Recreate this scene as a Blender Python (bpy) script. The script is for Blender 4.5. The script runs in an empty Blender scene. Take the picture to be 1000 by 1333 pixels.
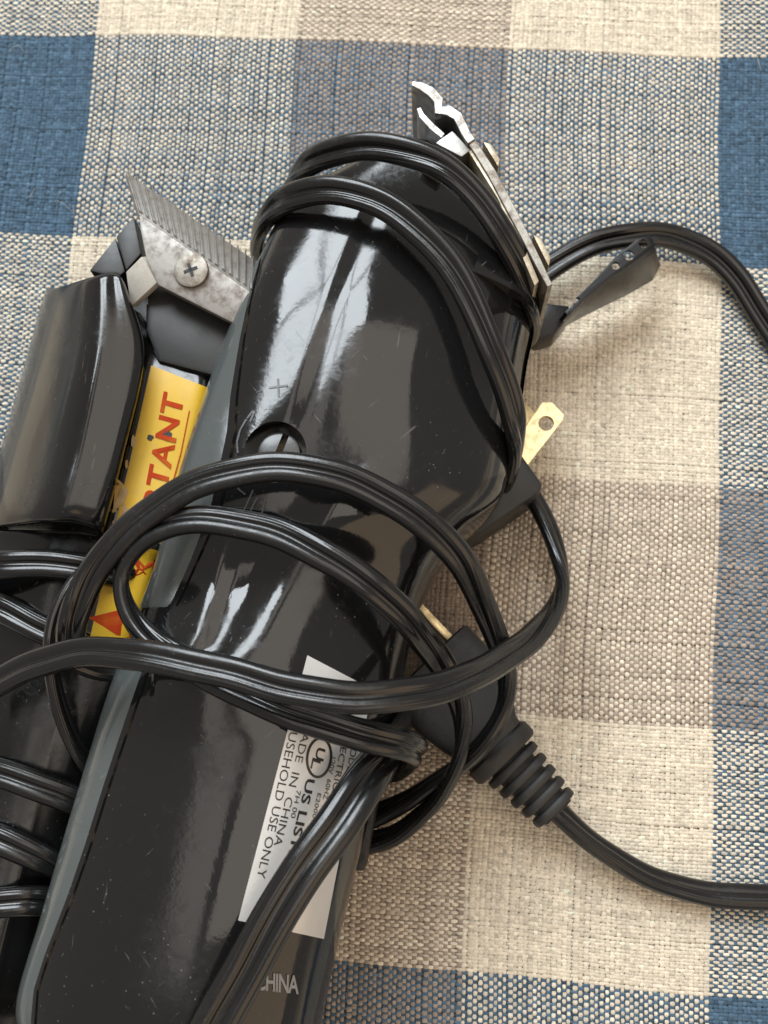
import bpy, bmesh, math, random
import numpy as np
from mathutils import Vector, Matrix, noise
from mathutils.bvhtree import BVHTree

random.seed(7)
rng = np.random.default_rng(11)
MM = 0.001
scene = bpy.context.scene

# ------------------------------------------------------------------ camera
F_PX = 1500.0
CAM = np.array([13.35, -47.90, 231.559])                 # mm above the cloth
AX_R = np.array([0.996783, 0.067285, -0.043547])
AX_U = np.array([-0.056978, 0.977020, 0.205389])
AX_B = np.array([0.056366, -0.202247, 0.977711])
cd = bpy.data.cameras.new("camera")
cam = bpy.data.objects.new("camera", cd)
scene.collection.objects.link(cam)
cd.sensor_fit = 'VERTICAL'
cd.sensor_height = 24.0
cd.lens = 24.0 * F_PX / 1333.0
cd.clip_start = 0.01
cd.clip_end = 50.0
m = Matrix.Identity(4)
for r in range(3):
    m[r][0], m[r][1], m[r][2], m[r][3] = AX_R[r], AX_U[r], AX_B[r], CAM[r] * MM
cam.matrix_world = m
cd.dof.use_dof = True
cd.dof.focus_distance = 0.200
cd.dof.aperture_fstop = 17.0
scene.camera = cam

# ------------------------------------------------------------------ light
w = bpy.data.worlds.new("World")
scene.world = w
w.use_nodes = True
wn = w.node_tree
bg = wn.nodes["Background"]
bg.inputs[0].default_value = (1.0, 0.93, 0.85, 1)
bg.inputs[1].default_value = 0.37

def area(name, loc, target, sx, sy, power, col, spin=0.0):
    ld = bpy.data.lights.new(name, 'AREA')
    ld.shape = 'RECTANGLE'
    ld.size, ld.size_y = sx, sy
    ld.energy = power
    ld.color = col
    o = bpy.data.objects.new(name, ld)
    scene.collection.objects.link(o)
    d = (Vector(target) - Vector(loc)).normalized()
    q = d.to_track_quat('-Z', 'Y')
    o.rotation_euler = (q.to_matrix() @ Matrix.Rotation(spin, 3, 'Z')).to_euler()
    o.location = loc
    return o

# daylight window (four panes) up and to the left, pale ceiling overhead
WC = Vector((-0.33, 0.79, 0.96))
wdir = (-WC).normalized()
wx = Vector((0, 0, 1)).cross(wdir).normalized()
wy = wdir.cross(wx)
for i in (-1, 1):
    for j in (-1, 1):
        c = WC + wx * (i * 0.175) + wy * (j * 0.20)
        area("window_pane", c, c + wdir, 0.325, 0.375, 5.0, (0.88, 0.95, 1.0))
area("ceiling_bounce", (0.30, 0.20, 1.7), (0.30, 0.20, 0), 0.75, 1.4, 5.2, (1.0, 0.90, 0.79))
area("ceiling_bounce", (-0.30, 0.05, 1.7), (-0.30, 0.05, 0), 0.20, 1.3, 1.0, (1.0, 0.92, 0.84))

# added warm fill from the near right side, for the shaded areas
area("warm_fill", (0.95, -0.80, 0.90), (0.05, 0, 0), 1.5, 1.2, 5.8, (1.0, 0.70, 0.43))

scene.view_settings.view_transform = 'Standard'
scene.view_settings.look = 'None'
scene.view_settings.gamma = 1.0
scene.view_settings.use_curve_mapping = False
scene.view_settings.exposure = -0.05

# ------------------------------------------------------------------ helpers
def P(px, py, z):
    """photo pixel at height z (mm) -> world point (mm)"""
    d = AX_R * ((px - 500.0) / F_PX) - AX_U * ((py - 666.5) / F_PX) - AX_B
    t = (z - CAM[2]) / d[2]
    return CAM + d * t

def to_px(p):
    r = np.asarray(p) - CAM
    zc = -r.dot(AX_B)
    return 500 + F_PX * r.dot(AX_R) / zc, 666.5 - F_PX * r.dot(AX_U) / zc

def ray(px, py):
    d = AX_R * ((px - 500.0) / F_PX) - AX_U * ((py - 666.5) / F_PX) - AX_B
    return d / np.linalg.norm(d)

def link(o, parent=None):
    scene.collection.objects.link(o)
    if parent is not None:
        o.parent = parent
        o.matrix_parent_inverse = Matrix.Translation(-Vector(parent.location))
    return o

def mesh_obj(name, verts, faces, mat, parent=None, smooth=True, bevel=0.0, segs=2, sharp=None):
    me = bpy.data.meshes.new(name)
    v = np.asarray(verts, float) * MM
    me.from_pydata(v.tolist(), [], [list(f) for f in faces])
    if bevel > 0:
        bm = bmesh.new(); bm.from_mesh(me)
        bmesh.ops.recalc_face_normals(bm, faces=bm.faces)
        es = [e for e in bm.edges if len(e.link_faces) == 2 and e.calc_face_angle(0) > 0.5]
        bmesh.ops.bevel(bm, geom=es, offset=bevel * MM, segments=segs, profile=0.6, affect='EDGES', clamp_overlap=True)
        bm.to_mesh(me); bm.free()
    me.polygons.foreach_set('use_smooth', [smooth] * len(me.polygons))
    if smooth:
        me.set_sharp_from_angle(angle=math.radians(sharp if sharp else 40))
    me.update()
    o = bpy.data.objects.new(name, me)
    me.materials.append(mat)
    return link(o, parent)

def thing(name, loc, label, cat, group=None):
    o = bpy.data.objects.new(name, None)
    o.empty_display_size = 0.01
    o.location = (loc[0] * MM, loc[1] * MM, loc[2] * MM)
    scene.collection.objects.link(o)
    o['label'] = label
    o['category'] = cat
    if group:
        o['group'] = group
    return o

def prism(name, pix, z1, z0, mat, parent, bevel=0.25, zt=None, shift=(0, 0)):
    """pixel outline at height z1 (or per-point zt) pulled straight down to z0"""
    n = len(pix)
    top = [P(x, y, zt[i] if zt else z1) for i, (x, y) in enumerate(pix)]
    bot = [np.array([t[0] + shift[0], t[1] + shift[1], z0 if zt is None else z0 + (zt[i] - max(zt))]) for i, t in enumerate(top)]
    faces = [list(range(n)), list(range(2 * n - 1, n - 1, -1))]
    faces += [[i, n + i, n + (i + 1) % n, (i + 1) % n] for i in range(n)]
    return mesh_obj(name, top + bot, faces, mat, parent, bevel=bevel)

def slab(name, pts, thick, mat, parent, bevel=0.2):
    """planar-ish polygon of 3-D points given thickness along its normal (downwards)"""
    pts = [np.asarray(p, float) for p in pts]
    n = len(pts)
    nr = np.zeros(3)
    for i in range(n):
        nr += np.cross(pts[i], pts[(i + 1) % n])
    nr /= np.linalg.norm(nr)
    if nr[2] < 0:
        nr = -nr
    bot = [p - nr * thick for p in pts]
    faces = [list(range(n)), list(range(2 * n - 1, n - 1, -1))]
    faces += [[i, n + i, n + (i + 1) % n, (i + 1) % n] for i in range(n)]
    return mesh_obj(name, pts + bot, faces, mat, parent, bevel=bevel)

def catmull(pts, per):
    """pts (n,k) -> dense samples through all points"""
    pts = np.asarray(pts, float)
    n = len(pts)
    out = []
    for i in range(n - 1):
        p0 = pts[max(i - 1, 0)] if i > 0 else 2 * pts[0] - pts[1]
        p1, p2 = pts[i], pts[i + 1]
        p3 = pts[i + 2] if i + 2 < n else 2 * pts[-1] - pts[-2]
        for k in range(per):
            t = k / per
            out.append(0.5 * ((2 * p1) + (-p0 + p2) * t + (2 * p0 - 5 * p1 + 4 * p2 - p3) * t * t + (-p0 + 3 * p1 - 3 * p2 + p3) * t ** 3))
    out.append(pts[-1])
    return np.array(out)

# ------------------------------------------------------------------ materials
def mat_new(name):
    mt = bpy.data.materials.new(name)
    mt.use_nodes = True
    nt = mt.node_tree
    b = nt.nodes["Principled BSDF"]
    return mt, nt, b

def N(nt, t, **kw):
    n = nt.nodes.new(t)
    for k, v in kw.items():
        setattr(n, k, v)
    return n

def ramp(nt, src, stops):
    r = N(nt, 'ShaderNodeValToRGB')
    e = r.color_ramp.elements
    while len(e) < len(stops):
        e.new(0.5)
    for i, (p, c) in enumerate(stops):
        e[i].position = p
        e[i].color = (c, c, c, 1) if isinstance(c, (int, float)) else (*c, 1)
    nt.links.new(src, r.inputs[0])
    return r.outputs[0]

def add_(nt, a, b):
    n = N(nt, 'ShaderNodeMath', operation='ADD'); nt.links.new(a, n.inputs[0]); nt.links.new(b, n.inputs[1])
    return n.outputs[0]

def plastic(name, col, rough=0.16, smudge=0.25, scratch=True, bump=0.03, dust=0.05):
    mt, nt, b = mat_new(name)
    L = nt.links
    tc = N(nt, 'ShaderNodeTexCoord')
    n1 = N(nt, 'ShaderNodeTexNoise'); n1.inputs['Scale'].default_value = 55; n1.inputs['Detail'].default_value = 5
    L.new(tc.outputs['Object'], n1.inputs['Vector'])
    n2 = N(nt, 'ShaderNodeTexNoise'); n2.inputs['Scale'].default_value = 900; n2.inputs['Detail'].default_value = 3
    L.new(tc.outputs['Object'], n2.inputs['Vector'])
    rg = ramp(nt, n1.outputs[0], [(0.35, rough), (0.7, rough + smudge)])
    n4 = N(nt, 'ShaderNodeTexNoise'); n4.inputs['Scale'].default_value = 420; n4.inputs['Detail'].default_value = 4; n4.inputs['Distortion'].default_value = 1.2
    L.new(tc.outputs['Object'], n4.inputs['Vector'])
    fp = ramp(nt, n4.outputs[0], [(0.48, 0.0), (0.68, smudge * 0.9)])
    fm = ramp(nt, n1.outputs[0], [(0.42, 0.0), (0.6, 1.0)])
    f5 = N(nt, 'ShaderNodeMath', operation='MULTIPLY'); L.new(fp, f5.inputs[0]); L.new(fm, f5.inputs[1])
    f6 = N(nt, 'ShaderNodeMath', operation='ADD'); L.new(rg, f6.inputs[0]); L.new(f5.outputs[0], f6.inputs[1])
    rg = f6.outputs[0]
    val = rg
    if scratch:
        ad = None
        for q, (rz, sc_) in enumerate(((0.8, 90), (2.3, 130), (1.5, 70))):
            mp = N(nt, 'ShaderNodeMapping', vector_type='TEXTURE'); mp.inputs['Rotation'].default_value = (0.2, 0.1, rz); mp.inputs['Scale'].default_value = (1, 1 / 16, 1 / 16)
            mp.inputs['Location'].default_value = (0.37 * q, 0.2, 0.1)
            L.new(tc.outputs['Object'], mp.inputs['Vector'])
            n3 = N(nt, 'ShaderNodeTexNoise'); n3.inputs['Scale'].default_value = sc_; n3.inputs['Detail'].default_value = 4
            L.new(mp.outputs[0], n3.inputs['Vector'])
            sc = ramp(nt, n3.outputs[0], [(0.70, 0.0), (0.76, 0.16)])
            a2 = N(nt, 'ShaderNodeMath', operation='ADD'); L.new(ad.outputs[0] if ad else rg, a2.inputs[0]); L.new(sc, a2.inputs[1])
            ad = a2
            scr_all = sc if q == 0 else add_(nt, scr_all, sc)
        val = ad.outputs[0]
    L.new(val, b.inputs['Roughness'])
    # specks of dust
    v = N(nt, 'ShaderNodeTexVoronoi'); v.inputs['Scale'].default_value = 700
    L.new(tc.outputs['Object'], v.inputs['Vector'])
    d1 = ramp(nt, v.outputs['Distance'], [(0.03, 1.0), (0.12, 0.0)])
    d2 = ramp(nt, n1.outputs[0], [(0.5, 0.0), (0.62, dust * 6)])
    mu = N(nt, 'ShaderNodeMath', operation='MULTIPLY'); L.new(d1, mu.inputs[0]); L.new(d2, mu.inputs[1])
    mx = N(nt, 'ShaderNodeMix', data_type='RGBA')
    mx.inputs[6].default_value = (*col, 1); mx.inputs[7].default_value = (0.35, 0.33, 0.30, 1)
    L.new(add_(nt, mu.outputs[0], scr_all) if scratch else mu.outputs[0], mx.inputs[0]); L.new(mx.outputs[2], b.inputs['Base Color'])
    bp = N(nt, 'ShaderNodeBump'); bp.inputs['Strength'].default_value = bump; bp.inputs['Distance'].default_value = 0.0004
    L.new(n2.outputs[0], bp.inputs['Height']); L.new(bp.outputs[0], b.inputs['Normal'])
    b.inputs['IOR'].default_value = 1.58
    return mt

def metal(name, col, rough=0.3, rust=0.0, grime=(0.10, 0.07, 0.05), metallic=1.0, scale=520):
    mt, nt, b = mat_new(name)
    L = nt.links
    tc = N(nt, 'ShaderNodeTexCoord')
    n1 = N(nt, 'ShaderNodeTexNoise'); n1.inputs['Scale'].default_value = scale; n1.inputs['Detail'].default_value = 8; n1.inputs['Roughness'].default_value = 0.65
    L.new(tc.outputs['Object'], n1.inputs['Vector'])
    f = ramp(nt, n1.outputs[0], [(0.5 - rust * 0.1, 0.0), (0.72 - rust * 0.12, 0.35 + rust * 0.5)])
    mx = N(nt, 'ShaderNodeMix', data_type='RGBA')
    mx.inputs[6].default_value = (*col, 1); mx.inputs[7].default_value = (*grime, 1)
    L.new(f, mx.inputs[0]); L.new(mx.outputs[2], b.inputs['Base Color'])
    b.inputs['Metallic'].default_value = metallic
    r = ramp(nt, n1.outputs[0], [(0.3, rough), (0.75, min(1, rough + 0.3))])
    L.new(r, b.inputs['Roughness'])
    bp = N(nt, 'ShaderNodeBump'); bp.inputs['Strength'].default_value = 0.15; bp.inputs['Distance'].default_value = 0.0003
    L.new(n1.outputs[0], bp.inputs['Height']); L.new(bp.outputs[0], b.inputs['Normal'])
    return mt

def paper(name, col, rough=0.4, worn=0.0, wcol=(0.5, 0.36, 0.2), metallic=0.0):
    mt, nt, b = mat_new(name)
    L = nt.links
    tc = N(nt, 'ShaderNodeTexCoord')
    n1 = N(nt, 'ShaderNodeTexNoise'); n1.inputs['Scale'].default_value = 300; n1.inputs['Detail'].default_value = 8
    L.new(tc.outputs['Object'], n1.inputs['Vector'])
    f = ramp(nt, n1.outputs[0], [(0.5, 0.0), (0.75, 0.12 + worn)])
    mx = N(nt, 'ShaderNodeMix', data_type='RGBA')
    mx.inputs[6].default_value = (*col, 1); mx.inputs[7].default_value = (*wcol, 1)
    L.new(f, mx.inputs[0]); L.new(mx.outputs[2], b.inputs['Base Color'])
    b.inputs['Roughness'].default_value = rough
    b.inputs['Metallic'].default_value = metallic
    bp = N(nt, 'ShaderNodeBump'); bp.inputs['Strength'].default_value = 0.1; bp.inputs['Distance'].default_value = 0.0003
    L.new(n1.outputs[0], bp.inputs['Height']); L.new(bp.outputs[0], b.inputs['Normal'])
    return mt

M_BODY = plastic('black_gloss_plastic', (0.009, 0.009, 0.0094), 0.05, 0.11, dust=0.09)
M_BODY2 = plastic('black_worn_plastic', (0.006, 0.006, 0.006), 0.08, 0.14, dust=0.06)
M_GREY = plastic('grey_green_plastic', (0.092, 0.104, 0.103), 0.09, 0.18, dust=0.06)
M_DARK = plastic('matte_black_plastic', (0.012, 0.012, 0.012), 0.38, 0.2, scratch=False)
M_RUB = plastic('black_rubber', (0.022, 0.021, 0.020), 0.50, 0.15, scratch=False, bump=0.12)
M_CORD = plastic('black_cord_vinyl', (0.008, 0.008, 0.0082), 0.15, 0.16, scratch=False, bump=0.05, dust=0.035)
M_STEEL = metal('dull_steel', (0.40, 0.38, 0.355), 0.50, 0.35, grime=(0.15, 0.11, 0.085))
M_BRIGHT = metal('bright_steel', (0.44, 0.44, 0.43), 0.32, 0.35, grime=(0.25, 0.2, 0.15))
M_PALE = metal('pale_steel', (0.72, 0.69, 0.62), 0.5, 0.15, grime=(0.4, 0.36, 0.3), metallic=0.35)
M_BRASS = metal('brass', (0.86, 0.69, 0.40), 0.20, 0.3, grime=(0.35, 0.24, 0.12))
M_ZINC = metal('yellow_zinc', (0.52, 0.45, 0.34), 0.42, 0.4, grime=(0.25, 0.17, 0.10))
M_LEVER = plastic('black_enamel', (0.008, 0.008, 0.009), 0.26, 0.12)
M_LEVER.node_tree.nodes['Principled BSDF'].inputs['IOR'].default_value = 1.38
M_YEL = paper('yellow_label', (0.70, 0.425, 0.014), 0.42, 0.15, (0.42, 0.28, 0.06))
M_TAN = paper('worn_label_paper', (0.56, 0.40, 0.20), 0.7, 0.5, (0.20, 0.13, 0.07))
M_RED = paper('red_print', (0.46, 0.045, 0.006), 0.65, 0.2, (0.60, 0.26, 0.02))
M_RED.node_tree.nodes['Principled BSDF'].inputs['Specular IOR Level'].default_value = 0.15
M_SILVER = paper('silver_label', (0.70, 0.69, 0.67), 0.32, 0.15, (0.5, 0.48, 0.45), 0.35)
M_INK = paper('black_ink', (0.015, 0.015, 0.016), 0.5)
M_DULL = metal('dull_blade_edge', (0.34, 0.315, 0.275), 0.45, 0.6, grime=(0.16, 0.11, 0.08))
M_VOID = paper('dark_recess', (0.004, 0.004, 0.004), 0.95)
M_VOID.node_tree.nodes['Principled BSDF'].inputs['Specular IOR Level'].default_value = 0.05
M_WORN = metal('worn_steel', (0.38, 0.38, 0.37), 0.30, 0.7, grime=(0.20, 0.15, 0.11))
M_MOULD = plastic('moulded_mark', (0.055, 0.055, 0.057), 0.2, 0.2, scratch=False)
M_MARK = plastic('pale_moulded_mark', (0.30, 0.30, 0.31), 0.4, 0.2, scratch=False)
M_SCREW = plastic('grey_screw_plastic', (0.06, 0.06, 0.063), 0.16, 0.15, scratch=False)

# ------------------------------------------------------------------ tablecloth
PX, PY = 0.94, 0.68
U0, V0, SU, SV = -73.11, 107.87, 47.0, 49.0
CREAM, BLUE, TAUPE = (0.745, 0.658, 0.525), (0.078, 0.136, 0.200), (0.385, 0.31, 0.25)
CREAM_W = (0.77, 0.68, 0.54)

def build_cloth():
    x0, x1, y0, y1 = -104, 100, -128, 134
    nx, ny = int((x1 - x0) / PX), int((y1 - y0) / PY)
    seq = [CREAM, TAUPE, CREAM, BLUE]
    def stripe(k):
        return np.array(seq[k % 4])
    # thread thickness wanders along each thread (slubs)
    def slubs(n, ln):
        base = rng.normal(1.0, 0.10, n)
        fat = rng.random(n) < 0.14
        base[fat] += rng.uniform(0.1, 0.32, fat.sum())
        walk = rng.normal(0, 1, (n, ln // 14 + 3))
        out = np.empty((n, ln))
        for i in range(n):
            out[i] = np.interp(np.arange(ln) / 14.0 + rng.random(), np.arange(walk.shape[1]), walk[i])
        return np.clip(base[:, None] + 0.10 * out, 0.72, 1.42)
    tw = slubs(nx, ny)            # warp: [i, j]
    tf = slubs(ny, nx).T          # weft: [i, j]
    # thread centre positions: thick threads push their neighbours
    wx_ = np.cumsum(tw.mean(1)); wx_ = (wx_ - wx_[0]) / (wx_[-1] - wx_[0]) * (nx - 1)
    wy_ = np.cumsum(tf.mean(0)); wy_ = (wy_ - wy_[0]) / (wy_[-1] - wy_[0]) * (ny - 1)
    I, J = np.meshgrid(np.arange(nx), np.arange(ny), indexing='ij')
    # gentle waviness of the whole cloth's threads
    X = x0 + wx_[I] * PX
    Y = y0 + wy_[J] * PY
    Xc = X + 0.55 * np.sin(Y / 31.0 + 0.7) + 0.25 * np.sin(Y / 9.0 + X / 40)
    Yc = Y + 0.55 * np.sin(X / 27.0 + 1.9) + 0.25 * np.sin(X / 8.0 + Y / 35)
    Xc += rng.normal(0, 0.045, Xc.shape); Yc += rng.normal(0, 0.045, Yc.shape)
    warp_top = ((I + J) % 2 == 0)
    ku = np.floor((X[:, 0] - U0) / SU).astype(int)
    kv = np.floor((V0 - Y[0, :]) / SV).astype(int)
    seq_u = [CREAM, TAUPE, CREAM, BLUE]
    seq_v = [BLUE, CREAM_W, TAUPE, CREAM_W]
    cw = np.array([seq_u[k % 4] for k in ku]); cf = np.array([seq_v[k % 4] for k in kv])
    # dye variation per thread
    cw = cw * rng.normal(1, 0.07, (nx, 1)); cf = cf * rng.normal(1, 0.07, (ny, 1))
    col = np.where(warp_top[..., None], cw[:, None, :], cf[None, :, :])
    col = col * rng.normal(1, 0.09, (nx, ny, 1))
    blue = (np.where(warp_top, (ku % 4 == 3)[:, None], (kv % 4 == 0)[None, :]))
    patch = rng.normal(1, 0.16, (nx, ny, 1))
    col = np.where(blue[..., None], col * np.clip(patch, 0.6, 1.6), col)
    th = np.where(warp_top, tw, tf)
    # pale yarn is plumper than the dyed yarn it crosses
    ru = np.array([1.0, 0.5, 1.0, 0.0])[ku % 4][:, None] * np.ones((1, ny))
    rv = np.array([0.0, 1.0, 0.5, 1.0])[kv % 4][None, :] * np.ones((nx, 1))
    diff = np.where(warp_top, ru - rv, rv - ru)
    th = th * (1.0 + np.where(diff > 0, -0.10, -0.02) * diff)
    lift = 0.05 * diff
    pinch = 0.34 + 0.30 * np.clip(diff, 0, 1)
    across = np.radians([-82, -30, 30, 82])
    along = np.array([-1.0, -0.55, 0.0, 0.55, 1.0])
    na, nl = 4, 5
    n = nx * ny
    V = np.empty((nx, ny, nl, na, 3), np.float32)
    r = 0.45 * np.where(warp_top, PX, PY * 1.08) * th
    ang = rng.normal(0, 0.06, (nx, ny))
    for a in range(nl):
        t = along[a]
        zc = 0.30 * math.cos(t * math.pi * 0.62) - 0.12
        taper = 1.0 - pinch * t * t
        for c in range(na):
            q = across[c]
            off = r * taper * math.sin(q)
            z = zc + r * 0.56 * taper * math.cos(q)
            lx = t * np.where(warp_top, PY, PX) * 0.98
            du = np.where(warp_top, off, lx)
            dv = np.where(warp_top, lx, off)
            V[:, :, a, c, 0] = Xc + du * np.cos(ang) - dv * np.sin(ang)
            V[:, :, a, c, 1] = Yc + du * np.sin(ang) + dv * np.cos(ang)
            V[:, :, a, c, 2] = z + lift
    # soft rise and fall of the cloth
    und = 0.45 * np.sin(Xc / 19.0 + 0.8) * np.sin(Yc / 26.0 + 0.5) + 0.25 * np.sin(Xc / 11.0 + Yc / 17.0) + 0.12 * np.sin(Yc / 6.5 + Xc / 50.0)
    V[..., 2] += und[:, :, None, None] - 0.95
    verts = V.reshape(-1, 3) * MM
    q = []
    for a in range(nl - 1):
        for c in range(na - 1):
            q.append([a * na + c, a * na + c + 1, (a + 1) * na + c + 1, (a + 1) * na + c])
    q = np.array(q)
    # weft patches have the opposite winding
    qw = q[:, ::-1]
    base = (np.arange(n) * (nl * na))
    wt = warp_top.reshape(-1)
    faces = np.where(wt[:, None, None], q[None], qw[None]) + base[:, None, None]
    faces = faces.reshape(-1, 4).astype(np.int32)
    me = bpy.data.meshes.new('woven_threads')
    me.vertices.add(len(verts)); me.vertices.foreach_set('co', verts.ravel())
    me.loops.add(faces.size); me.loops.foreach_set('vertex_index', faces.ravel())
    me.polygons.add(len(faces))
    me.polygons.foreach_set('loop_start', np.arange(0, faces.size, 4, dtype=np.int32))
    me.polygons.foreach_set('use_smooth', np.ones(len(faces), bool))
    at = me.color_attributes.new('dye', 'FLOAT_COLOR', 'POINT')
    cc = np.ones((n, nl * na, 4), np.float32)
    cc[:, :, :3] = np.clip(col.reshape(n, 1, 3), 0.004, 0.9)
    at.data.foreach_set('color', cc.ravel())
    me.update(calc_edges=True)
    mt, nt, b = mat_new('cotton_yarn')
    L = nt.links
    va = N(nt, 'ShaderNodeVertexColor', layer_name='dye')
    tc = N(nt, 'ShaderNodeTexCoord')
    nz = N(nt, 'ShaderNodeTexNoise'); nz.inputs['Scale'].default_value = 2600; nz.inputs['Detail'].default_value = 3
    L.new(tc.outputs['Object'], nz.inputs['Vector'])
    g = ramp(nt, nz.outputs[0], [(0.3, 0.80), (0.7, 1.12)])
    mx = N(nt, 'ShaderNodeMix', data_type='RGBA', blend_type='MULTIPLY'); mx.inputs[0].default_value = 1.0
    L.new(va.outputs[0], mx.inputs[6]); L.new(g, mx.inputs[7]); L.new(mx.outputs[2], b.inputs['Base Color'])
    b.inputs['Roughness'].default_value = 0.85
    b.inputs['Sheen Weight'].default_value = 0.12
    b.inputs['Specular IOR Level'].default_value = 0.2
    bp = N(nt, 'ShaderNodeBump'); bp.inputs['Strength'].default_value = 0.35; bp.inputs['Distance'].default_value = 0.0002
    L.new(nz.outputs[0], bp.inputs['Height']); L.new(bp.outputs[0], b.inputs['Normal'])
    # backing sheet (the threads underneath, seen through the holes)
    g2 = 24
    gx = np.linspace(x0 - 300, x1 + 300, g2); gy = np.linspace(y0 - 300, y1 + 300, g2)
    bv = [[x, y, -1.95] for y in gy for x in gx] + [[x, y, -2.2] for y in gy for x in gx]
    bf = [[j * g2 + i, j * g2 + i + 1, (j + 1) * g2 + i + 1, (j + 1) * g2 + i] for j in range(g2 - 1) for i in range(g2 - 1)]
    mb, nb, bb = mat_new('cloth_ground')
    tc2 = N(nb, 'ShaderNodeTexCoord'); sp = N(nb, 'ShaderNodeSeparateXYZ'); nb.links.new(tc2.outputs['Object'], sp.inputs[0])
    cols_ = []
    for ch, off_, per_, sg_, seq_ in (('X', U0 * MM, SU * MM * 4, 1, [CREAM, TAUPE, CREAM, BLUE]), ('Y', V0 * MM, SV * MM * 4, -1, [BLUE, CREAM_W, TAUPE, CREAM_W])):
        a1 = N(nb, 'ShaderNodeMath', operation='SUBTRACT'); nb.links.new(sp.outputs[ch], a1.inputs[0]); a1.inputs[1].default_value = off_
        a2 = N(nb, 'ShaderNodeMath', operation='MULTIPLY'); nb.links.new(a1.outputs[0], a2.inputs[0]); a2.inputs[1].default_value = sg_ / per_
        a3 = N(nb, 'ShaderNodeMath', operation='FRACT'); nb.links.new(a2.outputs[0], a3.inputs[0])
        rp = N(nb, 'ShaderNodeValToRGB'); rp.color_ramp.interpolation = 'CONSTANT'
        el_ = rp.color_ramp.elements
        while len(el_) < 4: el_.new(0.5)
        for q_ in range(4):
            el_[q_].position = q_ / 4; el_[q_].color = (*seq_[q_], 1)
        nb.links.new(a3.outputs[0], rp.inputs[0]); cols_.append(rp.outputs[0])
    mxb = N(nb, 'ShaderNodeMix', data_type='RGBA'); mxb.inputs[0].default_value = 0.5
    nb.links.new(cols_[0], mxb.inputs[6]); nb.links.new(cols_[1], mxb.inputs[7]); nb.links.new(mxb.outputs[2], bb.inputs['Base Color'])
    bb.inputs['Roughness'].default_value = 0.9
    base_o = mesh_obj('tablecloth', bv[:g2 * g2], bf, mb)
    base_o['label'] = 'woven plaid tablecloth in cream, blue and taupe checks'
    base_o['category'] = 'tablecloth'
    o = bpy.data.objects.new('woven_threads', me)
    me.materials.append(mt)
    o['kind'] = 'stuff'
    link(o, base_o)
    # stray fibres lifting off the yarn
    fv, ff = [], []
    r_ = np.random.default_rng(5)
    for k in range(170):
        p = np.array([r_.uniform(x0 + 12, x1 - 12), r_.uniform(y0 + 12, y1 - 12), -0.05])
        a = r_.uniform(0, 6.28); n_ = 7; ln = r_.uniform(1.2, 5.0) / n_; b0 = len(fv); cur = r_.normal(0, 0.35)
        for j in range(n_ + 1):
            zz = 0.05 + 0.55 * math.sin(math.pi * j / n_)
            d = np.array([math.cos(a), math.sin(a), 0]); nn = np.array([-d[1], d[0], 0])
            for ang2 in (0, 2.09, 4.19):
                fv.append(p + nn * 0.035 * math.cos(ang2) + np.array([0, 0, zz + 0.035 * math.sin(ang2)]))
            p = p + d * ln; a += cur + r_.normal(0, 0.15)
        for j in range(n_):
            for c in range(3):
                ff.append([b0 + j * 3 + c, b0 + j * 3 + (c + 1) % 3, b0 + (j + 1) * 3 + (c + 1) % 3, b0 + (j + 1) * 3 + c])
    mf, nf, bf_ = mat_new('loose_fibre')
    bf_.inputs['Base Color'].default_value = (0.62, 0.56, 0.45, 1); bf_.inputs['Roughness'].default_value = 0.8
    fo = mesh_obj('loose_fibres', fv, ff, mf, base_o)
    fo['kind'] = 'stuff'

build_cloth()

# ------------------------------------------------------------------ main clipper body
#        Lx    Ly    Rx    Ry   ztop
STA = [(44, 1345, 380, 1455, 36.0),
       (38, 1292, 402, 1400, 40.5),
       (72, 1180, 436, 1245, 42.0),
       (110, 1050, 470, 1105, 42.0),
       (152, 900, 508, 955, 41.5),
       (182, 800, 538, 820, 40.0),
       (202, 735, 562, 758, 40.2),
       (227, 655, 602, 706, 43.0),
       (256, 560, 654, 645, 43.8),
       (286, 470, 676, 545, 43.9),
       (315, 392, 686, 478, 43.1),
       (346, 312, 694, 440, 41.2),
       (358, 286, 697, 421, 40.2)]
AXIS = np.array([0.30, 0.954])
ZBOT = 5.0
NT = 192
PER = 20

def seg_dist(p, line):
    """signed distance to a polyline (positive on its right hand side, image coords) and position 0..1 along it"""
    best = (1e9, 0, 0)
    n = len(line) - 1
    for i in range(n):
        a = np.array(line[i], float); b = np.array(line[i + 1], float)
        d = b - a; t = max(0.0, min(1.0, float(np.dot(p - a, d) / np.dot(d, d))))
        q = a + d * t; e = p - q
        ds = math.hypot(*e)
        if ds < best[0]:
            sg = d[0] * e[1] - d[1] * e[0]
            best = (ds, math.copysign(1, sg), (i + t) / n)
    return best[0] * best[1], best[2]

W_R = [(262, 858), (288, 856), (308, 832), (350, 752), (395, 684), (440, 630), (505, 588)]
W_L = [(258, 850), (270, 830), (287, 775), (303, 715), (313, 670)]
def sm(t):
    t = max(0.0, min(1.0, t)); return t * t * (3 - 2 * t)
def waist(X, Y, z):
    """sunk tongue where the head runs into the handle: walls rise right and left of it"""
    px = np.array(to_px((X, Y, z)))
    if not (200 < px[0] < 640 and 540 < px[1] < 960):
        return 0.0
    d, u = seg_dist(px, W_R)
    h = 0.0
    if d > -14:
        h += 1.7 * sm((d + 14) / 28) * (1 - sm((u - 0.66) / 0.34)) * (1 - sm((d - 14) / 110))
    d2, u2 = seg_dist(px, W_L)
    if d2 < 8 and px[1] < 850:
        h += 0.8 * sm((8 - d2) / 16) * (1 - sm((u2 - 0.4) / 0.6)) * (1 - sm((-d2 - 8) / 45))
    return h

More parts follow.
